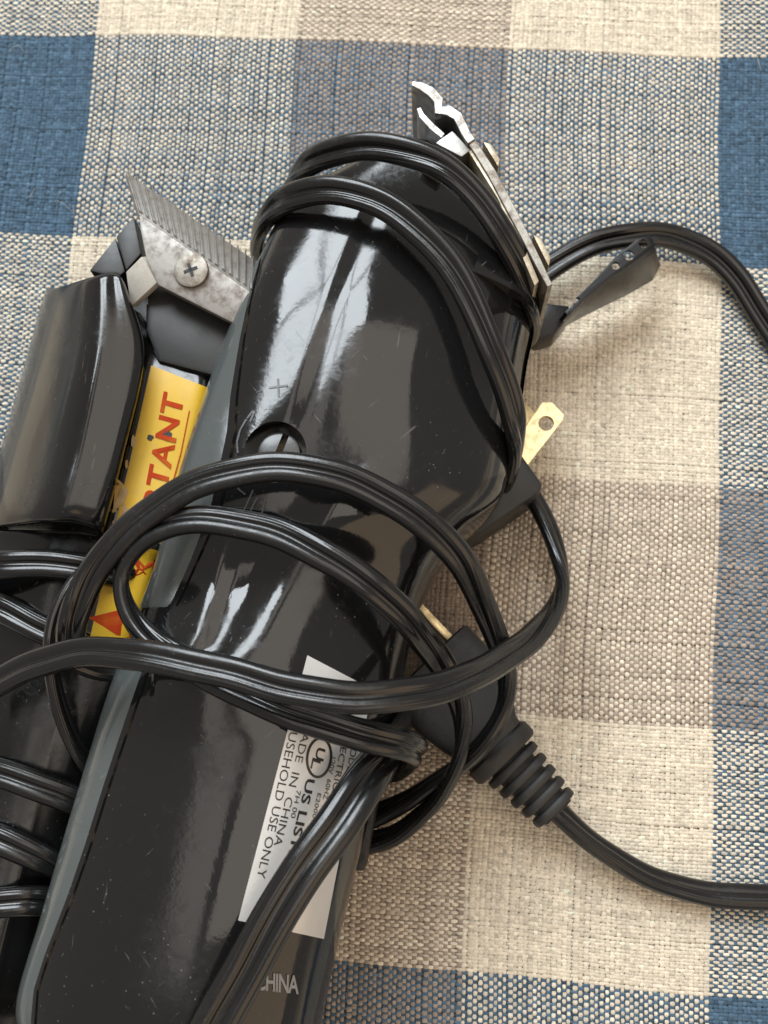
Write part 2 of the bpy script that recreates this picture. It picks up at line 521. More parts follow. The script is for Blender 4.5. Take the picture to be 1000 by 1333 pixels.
def section(L, R, ztop, zbot, s, nl=4.2, nr=2.7, shrink=1.0, feat=True):
    L = np.asarray(L); R = np.asarray(R)
    C = (L + R) / 2; H = (R - L) / 2
    zm = (ztop + zbot) / 2; hz = (ztop - zbot) / 2
    pts = []
    for k in range(NT):
        th = math.pi - 2 * math.pi * k / NT      # left, over the top, right, under
        c, sn = math.cos(th), math.sin(th)
        f = 0.5 - 0.5 * c
        n = nl if c < 0 else nr
        n = nl + (nr - nl) * (0.5 + 0.5 * math.tanh(c * 4))
        x = math.copysign(abs(c) ** (2 / n), c)
        z = math.copysign(abs(sn) ** (2 / n), sn)
        zz = zm + hz * z * shrink
        if feat and sn > 0:
            # tilted left facet of the head with a soft crease
            fade = min(1, max(0, (s - 7.3) / 2.1))
            fade = fade * fade * (3 - 2 * fade)
            wc = -0.265
            if x < wc:
                zz -= fade * 2.0 * (wc - x)
            else:
                zz -= fade * 3.4 * (x - wc)
            zz -= fade * 0.9 * math.exp(-((x - wc) / 0.048) ** 2)
            # right flank falls away in a second plane
            if x > 0.25:
                zz -= fade * 3.0 * (x - 0.25) ** 1.5
            # scoop where head meets handle
            zz -= 0.6 * math.exp(-((s - 5.75 - 0.35 * x) / 0.5) ** 2) * (0.55 - 0.45 * math.tanh((x - 0.15) * 3))
        bw = min(1, max(0, (s - 8.5) / 3.5)) if feat else 0.0
        p = C + H * x * shrink + AXIS * (5.0 * bw * bw * (1 - x * x))
        if feat and sn > 0.2:
            zz += waist(p[0], p[1], zz)
        pts.append([p[0], p[1], max(zz, zbot)])
    return pts

def loft(name, secs, mat, parent, bevel=0):
    n = len(secs); k = len(secs[0])
    v = [p for s in secs for p in s]
    f = []
    for i in range(n - 1):
        for j in range(k):
            a, b = i * k + j, i * k + (j + 1) % k
            f.append([a, b, b + k, a + k])
    f.append(list(range(k - 1, -1, -1)))
    f.append(list(range((n - 1) * k, n * k)))
    o = mesh_obj(name, v, f, mat, parent, sharp=50)
    bm = bmesh.new(); bm.from_mesh(o.data)
    bmesh.ops.triangulate(bm, faces=[q for q in bm.faces if len(q.verts) > 4])
    bmesh.ops.recalc_face_normals(bm, faces=bm.faces)
    bm.to_mesh(o.data); bm.free()
    return o

CLIP_LOC = P(370, 700, 0) * np.array([1, 1, 0])
clipper = thing('hair_clipper', CLIP_LOC,
                'glossy black hair clipper with grey side strip, lying on its side wrapped in cord', 'hair clipper')

dense = catmull([(*P(a, b, (24, 24, 24, 24, 25.5, 28.5)[i] if i < 6 else 31)[:2], *P(c, d, 25)[:2], z) for i, (a, b, c, d, z) in enumerate(STA)], PER)
secs = []
ns = len(dense)
for i, (lx, ly, rx, ry, zt) in enumerate(dense):
    s = i / PER
    hr = sm((5.4 - s) / 1.4)
    secs.append(section((lx, ly), (rx, ry), zt + 0.6 * hr, ZBOT, s, nl=4.2 - 1.1 * hr, nr=2.7 - 0.3 * hr))
# rounded ends
def end_round(sec, amt, push):
    c = np.mean(sec, axis=0)
    a = np.asarray(sec)
    out = c + (a - c) * amt
    out[:, :2] += push
    return out.tolist()
ax0 = (np.mean(secs[0], axis=0) - np.mean(secs[10], axis=0))[:2]; ax0 /= np.linalg.norm(ax0)
ax1 = (np.mean(secs[-1], axis=0) - np.mean(secs[-10], axis=0))[:2]; ax1 /= np.linalg.norm(ax1)
pre = [end_round(secs[0], a, ax0 * p) for a, p in ((0.80, 3.2), (0.90, 2.4), (0.965, 1.2))]
post = [end_round(secs[-1], a, ax1 * p) for a, p in ((0.985, 1.1), (0.945, 2.0), (0.88, 2.5))]
body = loft('body', pre + secs + post, M_BODY, clipper)

def bvh_of(o):
    me = o.data
    off = Vector(o.location)
    vs = [tuple(np.array(v.co) / MM) for v in me.vertices]
    return BVHTree.FromPolygons(vs, [tuple(p.vertices) for p in me.polygons])
bv_body = bvh_of(body)

def drape(bv, px, py, off):
    d = ray(px, py)
    hit, nrm, idx, dist = bv.ray_cast(Vector(CAM), Vector(d))
    if hit is None:
        return None
    if nrm.dot(Vector(d)) > 0:
        nrm = -nrm
    return np.array(hit + nrm * off)

# round opening for the adjustment screw, cut through the shell
hc = P(358, 588, 43.5)
hit = drape(bv_body, 358, 588, 0)
hole_z = hit[2]
HX, HY = hit[0], hit[1]
HR = 5.35
cut_me = bpy.data.meshes.new('cut')
bm = bmesh.new()
bmesh.ops.create_cone(bm, cap_ends=True, segments=64, radius1=HR * MM, radius2=HR * MM, depth=16 * MM,
                      matrix=Matrix.Translation((HX * MM, HY * MM, (hole_z + 2.2) * MM)))
bm.to_mesh(cut_me); bm.free()
cut = bpy.data.objects.new('cut', cut_me)
scene.collection.objects.link(cut)
md = body.modifiers.new('hole', 'BOOLEAN')
md.object = cut; md.operation = 'DIFFERENCE'; md.solver = 'EXACT'; md.use_self = True
dg = bpy.context.evaluated_depsgraph_get()
new = bpy.data.meshes.new_from_object(body.evaluated_get(dg))
body.modifiers.clear()
body.data = new
body.data.set_sharp_from_angle(angle=math.radians(50))
bpy.data.objects.remove(cut); bpy.data.meshes.remove(cut_me)

def cyl(name, c, r, h, mat, parent, seg=40, bevel=0.3, axis=(0, 0, 1), r2=None):
    bm = bmesh.new()
    q = Vector((0, 0, 1)).rotation_difference(Vector(axis)).to_matrix().to_4x4()
    bmesh.ops.create_cone(bm, cap_ends=True, segments=seg, radius1=r, radius2=r if r2 is None else r2, depth=h,
                          matrix=Matrix.Translation(Vector(c)) @ q)
    me = bpy.data.meshes.new('t'); bm.to_mesh(me); bm.free()
    v = [tuple(x.co) for x in me.vertices]; f = [tuple(p.vertices) for p in me.polygons]
    bpy.data.meshes.remove(me)
    return mesh_obj(name, v, f, mat, parent, bevel=bevel)

floor_z = hole_z + 2.2 - 8.0
SC = P(363, 589, hole_z - 2.4)
floor_z = hole_z - 5.9
scr = cyl('adjustment_screw', (SC[0], SC[1], hole_z - 4.2), 3.7, 3.6, M_SCREW, clipper, bevel=0.5)
def bar(name, c, dx, L, W, H, mat, parent, bevel=0.1):
    d = np.array([dx[0], dx[1]]) / math.hypot(*dx); n = np.array([-d[1], d[0]])
    v = []
    for z in (-H / 2, H / 2):
        for a, b in ((-1, -1), (1, -1), (1, 1), (-1, 1)):
            q = np.array(c[:2]) + d * a * L / 2 + n * b * W / 2
            v.append([q[0], q[1], c[2] + z])
    f = [[3, 2, 1, 0], [4, 5, 6, 7], [0, 1, 5, 4], [1, 2, 6, 5], [2, 3, 7, 6], [3, 0, 4, 7]]
    return mesh_obj(name, v, f, mat, parent, bevel=bevel)
slot = bar('screw_slot', (SC[0], SC[1], hole_z - 2.4), (0.30, 1.0), 6.9, 1.15, 0.12, M_VOID, scr, bevel=0)
slot['label'] = 'dark slot across the screw'

# ---- head cap behind the blade
HC = [(356, 284, 697, 420, 37.2),
      (386, 258, 692, 372, 36.0),
      (436, 228, 676, 325, 34.5),
      (490, 200, 645, 268, 33.0),
      (530, 186, 612, 222, 31.0)]
dense2 = catmull([(*P(a, b, 28)[:2], *P(c, d, 24)[:2], z) for a, b, c, d, z in HC], 8)
secs2 = []
for i, (lx, ly, rx, ry, zt) in enumerate(dense2):
    secs2.append(section((lx, ly), (rx, ry), zt, 6.0, 12, nl=5.0, nr=4.0, feat=False))
cap = loft('head_cap', secs2, M_BODY, clipper)
bv_cap = bvh_of(cap)

# ---- grey strip let into the back edge
def strip(name, s0, s1, th0, th1, off, mat, parent, taper=True):
    """patch of the lofted shell between two section angles, raised by off"""
    i0, i1 = int(s0 * PER), int(s1 * PER)
    rows = []
    for i in range(i0, i1 + 1):
        f = (i - i0) / max(1, i1 - i0)
        a0, a1 = th0(f), th1(f)
        sec = np.asarray(secs[i]); c = sec.mean(axis=0)
        row = []
        for k in range(15):
            g = (a0 + (a1 - a0) * k / 14)
            j = int(math.floor(g)); fr = g - j
            p = sec[j % NT] * (1 - fr) + sec[(j + 1) % NT] * fr
            pa, pb = sec[(j - 1) % NT], sec[(j + 2) % NT]
            t = pb - pa
            along = np.asarray(secs[min(i + 1, ns - 1)])[j % NT] - np.asarray(secs[max(i - 1, 0)])[j % NT]
            nr = np.cross(along, t); nr /= np.linalg.norm(nr) + 1e-9
            if np.dot(nr, p - c) < 0: nr = -nr
            edge = min(1, min(k, 14 - k) / 1.2, min(i - i0, i1 - i) / 1.5 + 0.0)
            row.append(p + nr * (off * edge - 0.25 * (1 - edge)))
        rows.append(row)
    v = [p for r in rows for p in r]
    k = 15
    f = [[a * k + b, (a + 1) * k + b, (a + 1) * k + b + 1, a * k + b + 1] for a in range(len(rows) - 1) for b in range(k - 1)]
    return mesh_obj(name, v, f, mat, parent, sharp=60)

XB = np.array([(290, 351), (340, 338), (390, 326), (440, 317), (477, 312), (515, 307), (565, 304), (627, 292), (660, 285), (697, 270), (727, 257), (780, 233), (820, 212), (890, 186), (966, 160),
               (1026, 140), (1106, 115), (1166, 94), (1246, 62), (1290, 48), (1400, 40)], float)
def k_edge(i):
    sec = np.asarray(secs[i])
    for k in range(4, 60):
        x, y = to_px(sec[k])
        if x > np.interp(y, XB[:, 0], XB[:, 1]):
            xa, ya = to_px(sec[k - 1])
            da = np.interp(ya, XB[:, 0], XB[:, 1]) - xa; db = x - np.interp(y, XB[:, 0], XB[:, 1])
            return k - 1 + max(0, min(1, da / max(da + db, 1e-6)))
    return 6.0
def strip_idx(s0, s1):
    i0, i1 = int(s0 * PER), int(s1 * PER)
    return lambda f: k_edge(i0 + int(round(f * (i1 - i0))))
strip('grey_strip', 5.0, 11.9, lambda f: -14.0, strip_idx(5.0, 11.9), 0.3, M_GREY, clipper)
strip('grey_strip', 0.3, 4.6, lambda f: -14.0, strip_idx(0.3, 4.6), 0.3, M_GREY, clipper)

def seam_(s0, s1):
    f_ = strip_idx(s0, s1)
    strip('seam', s0, s1, f_, lambda q: f_(q) + 0.9, 0.10, M_VOID, clipper)
seam_(5.0, 11.9); seam_(0.3, 4.6)

# ---- draped sticker and lettering
def drape_patch(name, bv, quad, nu, nv, off, mat, parent):
    a, b, c, d = [np.array(q, float) for q in quad]    # tl, tr, br, bl
    v, ok = [], []
    for j in range(nv + 1):
        for i in range(nu + 1):
            u, t = i / nu, j / nv
            p = (a * (1 - u) + b * u) * (1 - t) + (d * (1 - u) + c * u) * t
            h = drape(bv, p[0], p[1], off)
            v.append(h if h is not None else None)
    last = None
    for i, q in enumerate(v):
        if q is None:
            v[i] = last
        else:
            last = q
    f = []
    k = nu + 1
    for j in range(nv):
        for i in range(nu):
            ids = [j * k + i, j * k + i + 1, (j + 1) * k + i + 1, (j + 1) * k + i]
            if all(v[q] is not None for q in ids):
                f.append(ids)
    z = np.array([q if q is not None else [0, 0, 0] for q in v])
    o = mesh_obj(name, z, f, mat, parent, sharp=80)
    return o

def text_tris(body_txt, bold=False, spacing=1.0):
    cu = bpy.data.curves.new('t', 'FONT')
    cu.body = body_txt
    cu.size = 1.0
    cu.space_character = spacing
    cu.resolution_u = 3
    if bold:
        cu.offset = 0.022
    o = bpy.data.objects.new('t', cu)
    scene.collection.objects.link(o)
    dg = bpy.context.evaluated_depsgraph_get()
    me = bpy.data.meshes.new_from_object(o.evaluated_get(dg))
    v = [(x.co.x, x.co.y) for x in me.vertices]
    f = [tuple(p.vertices) for p in me.polygons]
    bpy.data.objects.remove(o); bpy.data.curves.remove(cu); bpy.data.meshes.remove(me)
    return np.array(v), f

def drape_text(name, bv, txt, start, end, height, up, off, mat, parent, bold=False, spacing=1.0):
    """lettering whose baseline runs from pixel start to end; up = pixel direction of letter tops"""
    v, f = text_tris(txt, bold, spacing)
    x0, x1 = v[:, 0].min(), v[:, 0].max()
    s, e = np.array(start, float), np.array(end, float)
    upv = np.array(up, float); upv /= np.linalg.norm(upv)
    out = []
    bad = set()
    last = None
    for i, (x, y) in enumerate(v):
        p = s + (e - s) * ((x - x0) / (x1 - x0)) + upv * (y / 0.7 * height)
        h = drape(bv, p[0], p[1], off)
        if h is None:
            bad.add(i); h = np.zeros(3)
        out.append(h)
    f = [q for q in f if not any(i in bad for i in q)]
    return mesh_obj(name, out, f, mat, parent, smooth=False)

def drape_line(name, bv, pts, width, off, mat, parent, closed=False):
    pts = [np.array(p, float) for p in pts]
    n = len(pts)
    v, f = [], []
    for i in range(n):
        a = pts[(i - 1) % n] if (closed or i > 0) else pts[i]
        b = pts[(i + 1) % n] if (closed or i < n - 1) else pts[i]
        t = b - a; t /= np.linalg.norm(t) + 1e-9
        q = np.array([-t[1], t[0]]) * width / 2
        for sgn in (1, -1):
            h = drape(bv, *(pts[i] + q * sgn), off)
            v.append(h if h is not None else (v[-1] if v else np.zeros(3)))
    rng_ = range(n if closed else n - 1)
    for i in rng_:
        j = (i + 1) % n
        f.append([2 * i, 2 * i + 1, 2 * j + 1, 2 * j])
    return mesh_obj(name, v, f, mat, parent, smooth=False)

lab = drape_patch('label_sticker', bv_body, [(400, 853), (484, 897), (421, 1222), (310, 1198)], 14, 30, 0.12, M_SILVER, clipper)
lab['label'] = 'silver rating label with black print'
UPR = (1.0, 0.22)
TX = [('HOUSEHOLD USE ONLY', (384, 921), (334, 1142), 11, False),
      ('MADE  IN  CHINA', (397, 938), (356, 1100), 10, False),
      ('7H 00', (386, 1028), (378, 1064), 6, False),
      ('US LISTED', (399, 1013), (368, 1140), 11, True),
      ('E200096', (413, 1032), (403, 1078), 5, False),
      ('120V  60HZ  10W', (431, 985), (414, 1070), 6, False),
      ('ELECTRICAL', (446, 955), (428, 1048), 8, False),
      ('MODEL  HC', (458, 962), (444, 1040), 8, False)]
for t, a, b, h, bo in TX:
    drape_text('lettering', bv_body, t, a, b, h, UPR, 0.2, M_INK, lab, bo)
el = [(415 + 15 * math.cos(a) * 1.0 - 4 * math.sin(a), 986 + 3.5 * math.cos(a) + 25 * math.sin(a)) for a in np.linspace(0, 2 * math.pi, 33)[:-1]]
drape_line('listing_mark', bv_body, el, 3.4, 0.2, M_INK, lab, True)
drape_text('lettering', bv_body, 'U', (413, 972), (410, 988), 11, (1, 0.35), 0.2, M_INK, lab, True)
drape_text('lettering', bv_body, 'L', (407, 986), (404, 1000), 11, (1, 0.35), 0.2, M_INK, lab, True)

# moulded country mark and screw markings
drape_text('moulded_lettering', bv_body, 'CHINA', (333, 1287), (388, 1293), 23, (0.03, -1), 0.18, M_MARK, clipper, True, 0.9)
drape_line('moulded_mark', bv_body, [(350, 505), (375, 502)], 2.6, 0.15, M_MOULD, clipper)
drape_line('moulded_mark', bv_body, [(362, 493), (363, 517)], 2.6, 0.15, M_MOULD, clipper)
drape_line('moulded_mark', bv_body, [(310, 590), (309, 575), (313, 560), (321, 546)], 2.4, 0.15, M_MOULD, clipper)
drape_line('moulded_mark', bv_body, [(326, 549), (332, 535), (329, 536), (322, 545)], 2.4, 0.15, M_MOULD, clipper)
drape_line('moulded_mark', bv_body, [(308, 628), (311, 637), (320, 644)], 2.4, 0.15, M_MOULD, clipper)
drape_line('moulded_mark', bv_body, [(330, 638), (318, 664), (326, 666), (335, 648)], 2.4, 0.15, M_MOULD, clipper)
drape_line('moulded_mark', bv_body, [(345, 652), (341, 670)], 3.0, 0.15, M_MOULD, clipper)

# side rail of the slide switch under the right flank
prism('switch_rail', [(483, 985), (502, 985), (474, 1134), (455, 1134)], 14, 4, M_DARK, clipper, bevel=0.5)

# ---- blade seen edge-on at the head
def ribbon(name, line, width, z1, z0, mat, parent, bevel=0.12):
    """sheet standing on edge: a pixel polyline with thickness (px), extruded down"""
    pts = [np.array(p, float) for p in line]
    n = len(pts); A, B = [], []
    for i in range(n):
        t = pts[min(i + 1, n - 1)] - pts[max(i - 1, 0)]
        t /= np.linalg.norm(t)
        q = np.array([-t[1], t[0]]) * (width[i] if hasattr(width, '__len__') else width) / 2
        A.append(tuple(pts[i] + q)); B.append(tuple(pts[i] - q))
    pix = A + B[::-1]
    top = [P(x, y, z1) for x, y in pix]
    bot = [np.array([p[0], p[1], z0]) for p in top]
    N2 = 2 * n
    f = []
    for i in range(n - 1):
        f.append([i, i + 1, N2 - 2 - i, N2 - 1 - i])
        f.append([N2 + i, N2 + N2 - 1 - i, N2 + N2 - 2 - i, N2 + i + 1])
    f += [[i, N2 + i, N2 + (i + 1) % N2, (i + 1) % N2] for i in range(N2)]
    return mesh_obj(name, top + bot, f, mat, parent, bevel=bevel, segs=1)

blade = ribbon('comb_blade', [(536, 108), (549, 112), (561, 119), (571, 130), (571, 143), (583, 143), (596, 151), (606, 172), (614, 184)],
               [6, 11, 13, 13, 14, 14, 13, 12, 12], 38, 8, M_WORN, clipper)
ribbon('blade_plate', [(614, 184), (622, 196), (641, 226), (660, 262), (680, 300), (700, 340), (716, 372)],
       [11, 11, 12, 12, 11, 10, 8], 37.6, 8, M_DULL, clipper)
ribbon('cutter_blade', [(545, 140), (549, 150), (562, 164), (577, 177)], [6, 8, 9, 8], 36, 10, M_BRIGHT, clipper)
prism('cutter_block', [(567, 186), (589, 170), (613, 195), (601, 204)], 37, 12, M_BRIGHT, clipper, bevel=0.25)
prism('cutter_bracket', [(610, 197), (616, 193), (655, 252), (702, 366), (696, 372), (648, 258)], 37, 8, M_ZINC, clipper, bevel=0.2)
prism('cutter_spacer', [(548, 216), (568, 219), (574, 228), (570, 232)], 36, 12, M_ZINC, clipper, bevel=0.2)
for a, b in (((632, 182), (652, 215)), ((697, 303), (718, 345))):
    d = np.array(b, float) - np.array(a, float); d /= np.linalg.norm(d)
    nrm = np.array([-d[1], d[0]]); nrm = nrm if nrm[0] > 0 else -nrm
    a_, b_ = np.array(a, float), np.array(b, float)
    o_ = a_ * 0.8 + b_ * 0.2; p_ = a_ * 0.2 + b_ * 0.8
    prism('blade_screw', [tuple(a_ - nrm * 4), tuple(o_ + nrm * 4), tuple(p_ + nrm * 4), tuple(b_ - nrm * 4)], 34, 27, M_ZINC, clipper, bevel=0.3)
prism('drive_shaft_guard', [(575, 230), (600, 208), (655, 265), (690, 345), (690, 372), (640, 320)], 24, 8, M_DARK, clipper, bevel=0.6)
prism('drive_link', [(582, 262), (590, 258), (600, 282), (594, 287)], 34, 24, M_DARK, clipper, bevel=0.3)

# ---- taper lever
lev_top = [(700, 396), (741, 397), (744, 411), (756, 405), (846, 344), (856, 330), (852, 316), (843, 308), (832, 310), (800, 336), (772, 368), (752, 386), (742, 394)]
LZ0, LZ1 = 6.0, 17.0
arm = [(741, 411), (748, 389), (772, 366), (800, 335), (830, 311), (841, 307), (850, 311), (852, 319), (846, 327), (812, 351), (790, 365), (760, 390)]
lever = slab('taper_lever', [P(x, y, 17.0) for x, y in arm], 0.9, M_LEVER, clipper, bevel=0.15)
lever['label'] = 'bent black steel taper lever with holes'
# side wall of the channel
wl = [(739, 411), (760, 391), (790, 366), (812, 352), (846, 328), (852, 320)]
bot_px = [(719, 434), (745, 420), (780, 402), (815, 385), (850, 365), (860, 345)]
v = [P(x, y, 16.6) for x, y in wl] + [P(x, y, 4.5) for x, y in bot_px]
n_ = len(wl)
vv = v + [p + np.array([-0.5, 0.8, 0.0]) for p in v]
f = []
for i in range(n_ - 1):
    f.append([i, n_ + i, n_ + i + 1, i + 1])
    f.append([2 * n_ + i, 2 * n_ + i + 1, 3 * n_ + i + 1, 3 * n_ + i])
    f.append([i, i + 1, 2 * n_ + i + 1, 2 * n_ + i])
    f.append([n_ + i, 3 * n_ + i, 3 * n_ + i + 1, n_ + i + 1])
f.append([0, 2 * n_, 3 * n_, n_]); f.append([n_ - 1, 2 * n_ - 1, 4 * n_ - 1, 3 * n_ - 1])
mesh_obj('lever_flange', vv, f, M_LEVER, lever, bevel=0.1)
prism('lever_tang', [(686, 432), (698, 393), (741, 398), (741, 411), (722, 434), (700, 440)], 12, 4, M_LEVER, lever, bevel=0.4)
bm = bmesh.new()
for (x, y), r in (((838, 317), 0.95), ((819, 332), 1.1), ((802, 346), 0.85), ((751, 391), 0.7)):
    q = P(x, y, 17.0)
    bmesh.ops.create_cone(bm, cap_ends=True, segments=24, radius1=r * MM, radius2=r * MM, depth=6 * MM,
                          matrix=Matrix.Translation((q[0] * MM, q[1] * MM, 16.5 * MM)))
cut_me = bpy.data.meshes.new('cut'); bm.to_mesh(cut_me); bm.free()
cut = bpy.data.objects.new('cut', cut_me); scene.collection.objects.link(cut)
md = lever.modifiers.new('holes', 'BOOLEAN'); md.object = cut; md.operation = 'DIFFERENCE'; md.solver = 'EXACT'
new = bpy.data.meshes.new_from_object(lever.evaluated_get(bpy.context.evaluated_depsgraph_get()))
lever.modifiers.clear(); lever.data = new
bpy.data.objects.remove(cut); bpy.data.meshes.remove(cut_me)

# ------------------------------------------------------------------ second clipper
CL2_LOC = P(120, 640, 0) * np.array([1, 1, 0])
clip2 = thing('hair_clipper', CL2_LOC,
              'worn black hair clipper with yellow warning sticker and dull steel blade facing up', 'hair clipper')
CAGE = [
    [(70, 374, 8), (64, 380, 17), (74, 376, 24), (96, 368, 32), (122, 360, 36.4), (144, 355, 36.4), (158, 360, 35), (172, 400, 25), (230, 430, 23), (270, 440, 22), (285, 440, 14), (290, 440, 6)],
    [(58, 384, 5), (56, 390, 17), (68, 384, 25), (95, 378, 33), (124, 371, 37.6), (148, 368, 37.4), (166, 380, 36), (178, 418, 26), (235, 452, 24), (275, 465, 22), (285, 470, 14), (288, 470, 6)],
    [(34, 466, 4), (35, 474, 17), (50, 466, 25), (84, 458, 33), (119, 452, 38), (152, 455, 37.6), (186, 462, 36), (191, 468, 30.6), (235, 480, 30), (276, 494, 28.5), (290, 505, 15), (294, 510, 5)],
    [(0, 588, 4), (1, 596, 17), (17, 588, 25), (54, 584, 33), (92, 580, 38), (128, 583, 37.6), (159, 590, 36), (165, 594, 30.6), (205, 605, 30), (248, 618, 28.5), (262, 628, 15), (266, 630, 5)],
    [(-26, 676, 4), (-25, 684, 17), (-8, 678, 25), (30, 675, 33), (68, 672, 37.4), (104, 675, 36.8), (134, 684, 35), (141, 688, 30.4), (178, 700, 30), (220, 712, 28), (234, 720, 15), (238, 724, 5)],
    [(-38, 700, 4), (-34, 706, 13), (-16, 702, 20), (22, 698, 25), (60, 697, 28), (96, 698, 28), (126, 704, 28.3), (133, 708, 28), (170, 720, 27.5), (205, 730, 26), (220, 740, 14), (226, 742, 5)],
    [(-70, 830, 4), (-66, 840, 14), (-46, 832, 20), (-10, 826, 24.5), (30, 824, 26.5), (66, 825, 26.5), (98, 830, 26.5), (104, 832, 26.5), (138, 842, 26), (170, 850, 24), (180, 858, 13), (186, 860, 5)],
    [(-110, 1000, 4), (-108, 1010, 14), (-86, 1004, 19), (-52, 998, 23), (-12, 996, 25.3), (24, 997, 25.5), (54, 1002, 25), (66, 1004, 24.5), (92, 1010, 23), (112, 1016, 20), (122, 1022, 12), (126, 1024, 5)],
    [(-190, 1360, 4), (-186, 1366, 13), (-166, 1362, 18), (-132, 1356, 22), (-96, 1354, 24.3), (-60, 1355, 24.5), (-30, 1360, 24), (-14, 1362, 22), (6, 1366, 19), (22, 1370, 16), (30, 1374, 10), (32, 1374, 5)],
]
rows = []
for row in CAGE:
    rows.append(catmull([P(*q) for q in row], 7))
rows = np.array(rows)                                  # (nrow, k, 3)
cols = np.array([catmull(rows[:, k, :], 10) for k in range(rows.shape[1])])   # (k, n, 3)
grid = cols.transpose(1, 0, 2)
secsb = []
for g_ in grid:
    under = [[g_[-1][0], g_[-1][1], 2.5], [(g_[0][0] + g_[-1][0]) / 2, (g_[0][1] + g_[-1][1]) / 2, 2.0], [g_[0][0], g_[0][1], 2.5]]
    secsb.append([list(p) for p in g_] + under)
body2 = loft('body', secsb, M_BODY2, clip2)
bv_b2 = bvh_of(body2)

# warning sticker
ys = drape_patch('warning_sticker', bv_b2, [(197, 476), (276, 507), (196, 846), (117, 833)], 10, 30, 0.15, M_YEL, clip2)
ys['label'] = 'worn yellow sticker with red warning print'
drape_text('lettering', bv_b2, 'IMPORTANT', (191, 772), (240, 517), 27, (-1, -0.28), 0.28, M_RED, ys, True, 1.06)
drape_line('underline', bv_b2, [(247, 535), (236, 590), (222, 640), (196, 760)], 1.4, 0.26, M_RED, ys)
tri = [drape(bv_b2, *q, 0.28) for q in ((116, 804), (160, 793), (176, 800), (168, 832), (152, 826))]
if all(t is not None for t in tri):
    mesh_obj('warning_triangle', tri, [[0, 1, 2, 3, 4]], M_RED, ys, smooth=False)
wn_ = [(150, 622), (160, 630), (168, 640), (162, 655), (170, 668), (152, 690), (138, 700), (128, 722), (136, 700), (146, 660)]
tp = [drape(bv_b2, *q, 0.24) for q in wn_]
mesh_obj('torn_patch', tp, [list(range(len(tp)))], M_TAN, ys, smooth=False)
for cx_, cy_, r_ in ((218, 567, 7), (196, 570, 4.5), (152, 628, 5)):
    q = [drape(bv_b2, cx_ + r_ * (0.7 + 0.5 * random.random()) * math.cos(a), cy_ + r_ * (0.6 + 0.5 * random.random()) * math.sin(a), 0.3) for a in np.linspace(0, 6.28, 12)[:-1]]
    mesh_obj('worn_spot', q, [list(range(len(q)))], M_INK, ys, smooth=False)

for t_ in (0.28, 0.36, 0.45, 0.52, 0.58, 0.64, 0.70):
    ex, ey = 194 + (113 - 194) * t_ + random.uniform(-2, 3), 475 + (832 - 475) * t_
    r_ = random.uniform(2.5, 6)
    q = [drape(bv_b2, ex + r_ * (0.5 + 0.6 * random.random()) * math.cos(a), ey + 1.8 * r_ * (0.5 + 0.6 * random.random()) * math.sin(a), 0.26) for a in np.linspace(0, 6.28, 11)[:-1]]
    if all(k is not None for k in q):
        mesh_obj('worn_spot', q, [list(range(len(q)))], random.choice([M_TAN, M_TAN, M_DARK]), ys, smooth=False)

# blade: flat plate, bevelled comb with separate teeth, screw
cl, cr = np.array([181, 279.]), np.array([352, 398.])      # crease line
bl, br = np.array([206, 371.]), np.array([330, 434.])      # back edge
tl, tr = np.array([163, 220.]), np.array([356, 352.])      # tooth tips
ZC, ZB, ZT = 38.0, 37.0, 33.0
plate_pts = [P(*bl, ZB), P(*br, ZB), P(*cr, ZC), P(*cl, ZC), P(183, 300, ZC - 0.1), P(190, 335, ZC - 0.4)]
plate = slab('comb_blade', plate_pts, 3.0, M_STEEL, clip2, bevel=0.3)
plate['label'] = 'dull steel comb blade with fine teeth'
bev = [P(*cl, ZC - 0.15), P(*cr, ZC - 0.15), P(*(tr * 0.93 + cr * 0.07), ZT + 0.1), P(*(tl * 0.93 + cl * 0.07), ZT + 0.1)]
slab('bevel_plate', bev, 1.1, M_STEEL, plate, bevel=0.1)
NTH = 19
for k in range(NTH):
    a0, a1 = (k + 0.30) / NTH, (k + 0.72) / NTH
    pa = P(*(cl * (1 - a0) + cr * a0 + (tl - cl) * 0.10), ZC - 0.3); pb = P(*(cl * (1 - a1) + cr * a1 + (tl - cl) * 0.10), ZC - 0.3)
    qa = P(*(tl * (1 - a0) + tr * a0), ZT); qb = P(*(tl * (1 - a1) + tr * a1), ZT)
    up_ = np.array([0, 0.12, 0.30])
    am, bm_ = (qa * 0.7 + qb * 0.3), (qa * 0.3 + qb * 0.7)
    slab('tooth', [pa + up_, pb + up_, bm_ + up_, am + up_], 0.8, M_BRIGHT, plate, bevel=0.08)
# raised rim below the crease
rim = [P(*(cl * (1 - t) + cr * t), ZC) for t in (0.02, 0.98)]
cq = P(249, 352, 38.2)
pn = np.cross(plate_pts[1] - plate_pts[0], plate_pts[3] - plate_pts[0]); pn /= np.linalg.norm(pn)
if pn[2] < 0: pn = -pn
bs = cyl('blade_screw', cq - np.array([0, 0, 0.25]), 3.2, 1.3, M_DULL, plate, seg=36, bevel=0.45, axis=pn)
for ang_ in (0.4, 1.97):
    e1 = np.array([math.cos(ang_), math.sin(ang_), 0]); e1 -= pn * e1.dot(pn); e1 /= np.linalg.norm(e1)
    e2 = np.cross(pn, e1)
    c_ = cq - np.array([0, 0, 0.2]) + pn * 0.68
    vv = [c_ + e1 * a * 1.3 + e2 * b * 0.28 + pn * h for h in (-0.3, 0.02) for a, b in ((-1, -1), (1, -1), (1, 1), (-1, 1))]
    mesh_obj('screw_slot', vv, [[3, 2, 1, 0], [4, 5, 6, 7], [0, 1, 5, 4], [1, 2, 6, 5], [2, 3, 7, 6], [3, 0, 4, 7]], M_INK, bs, smooth=False)
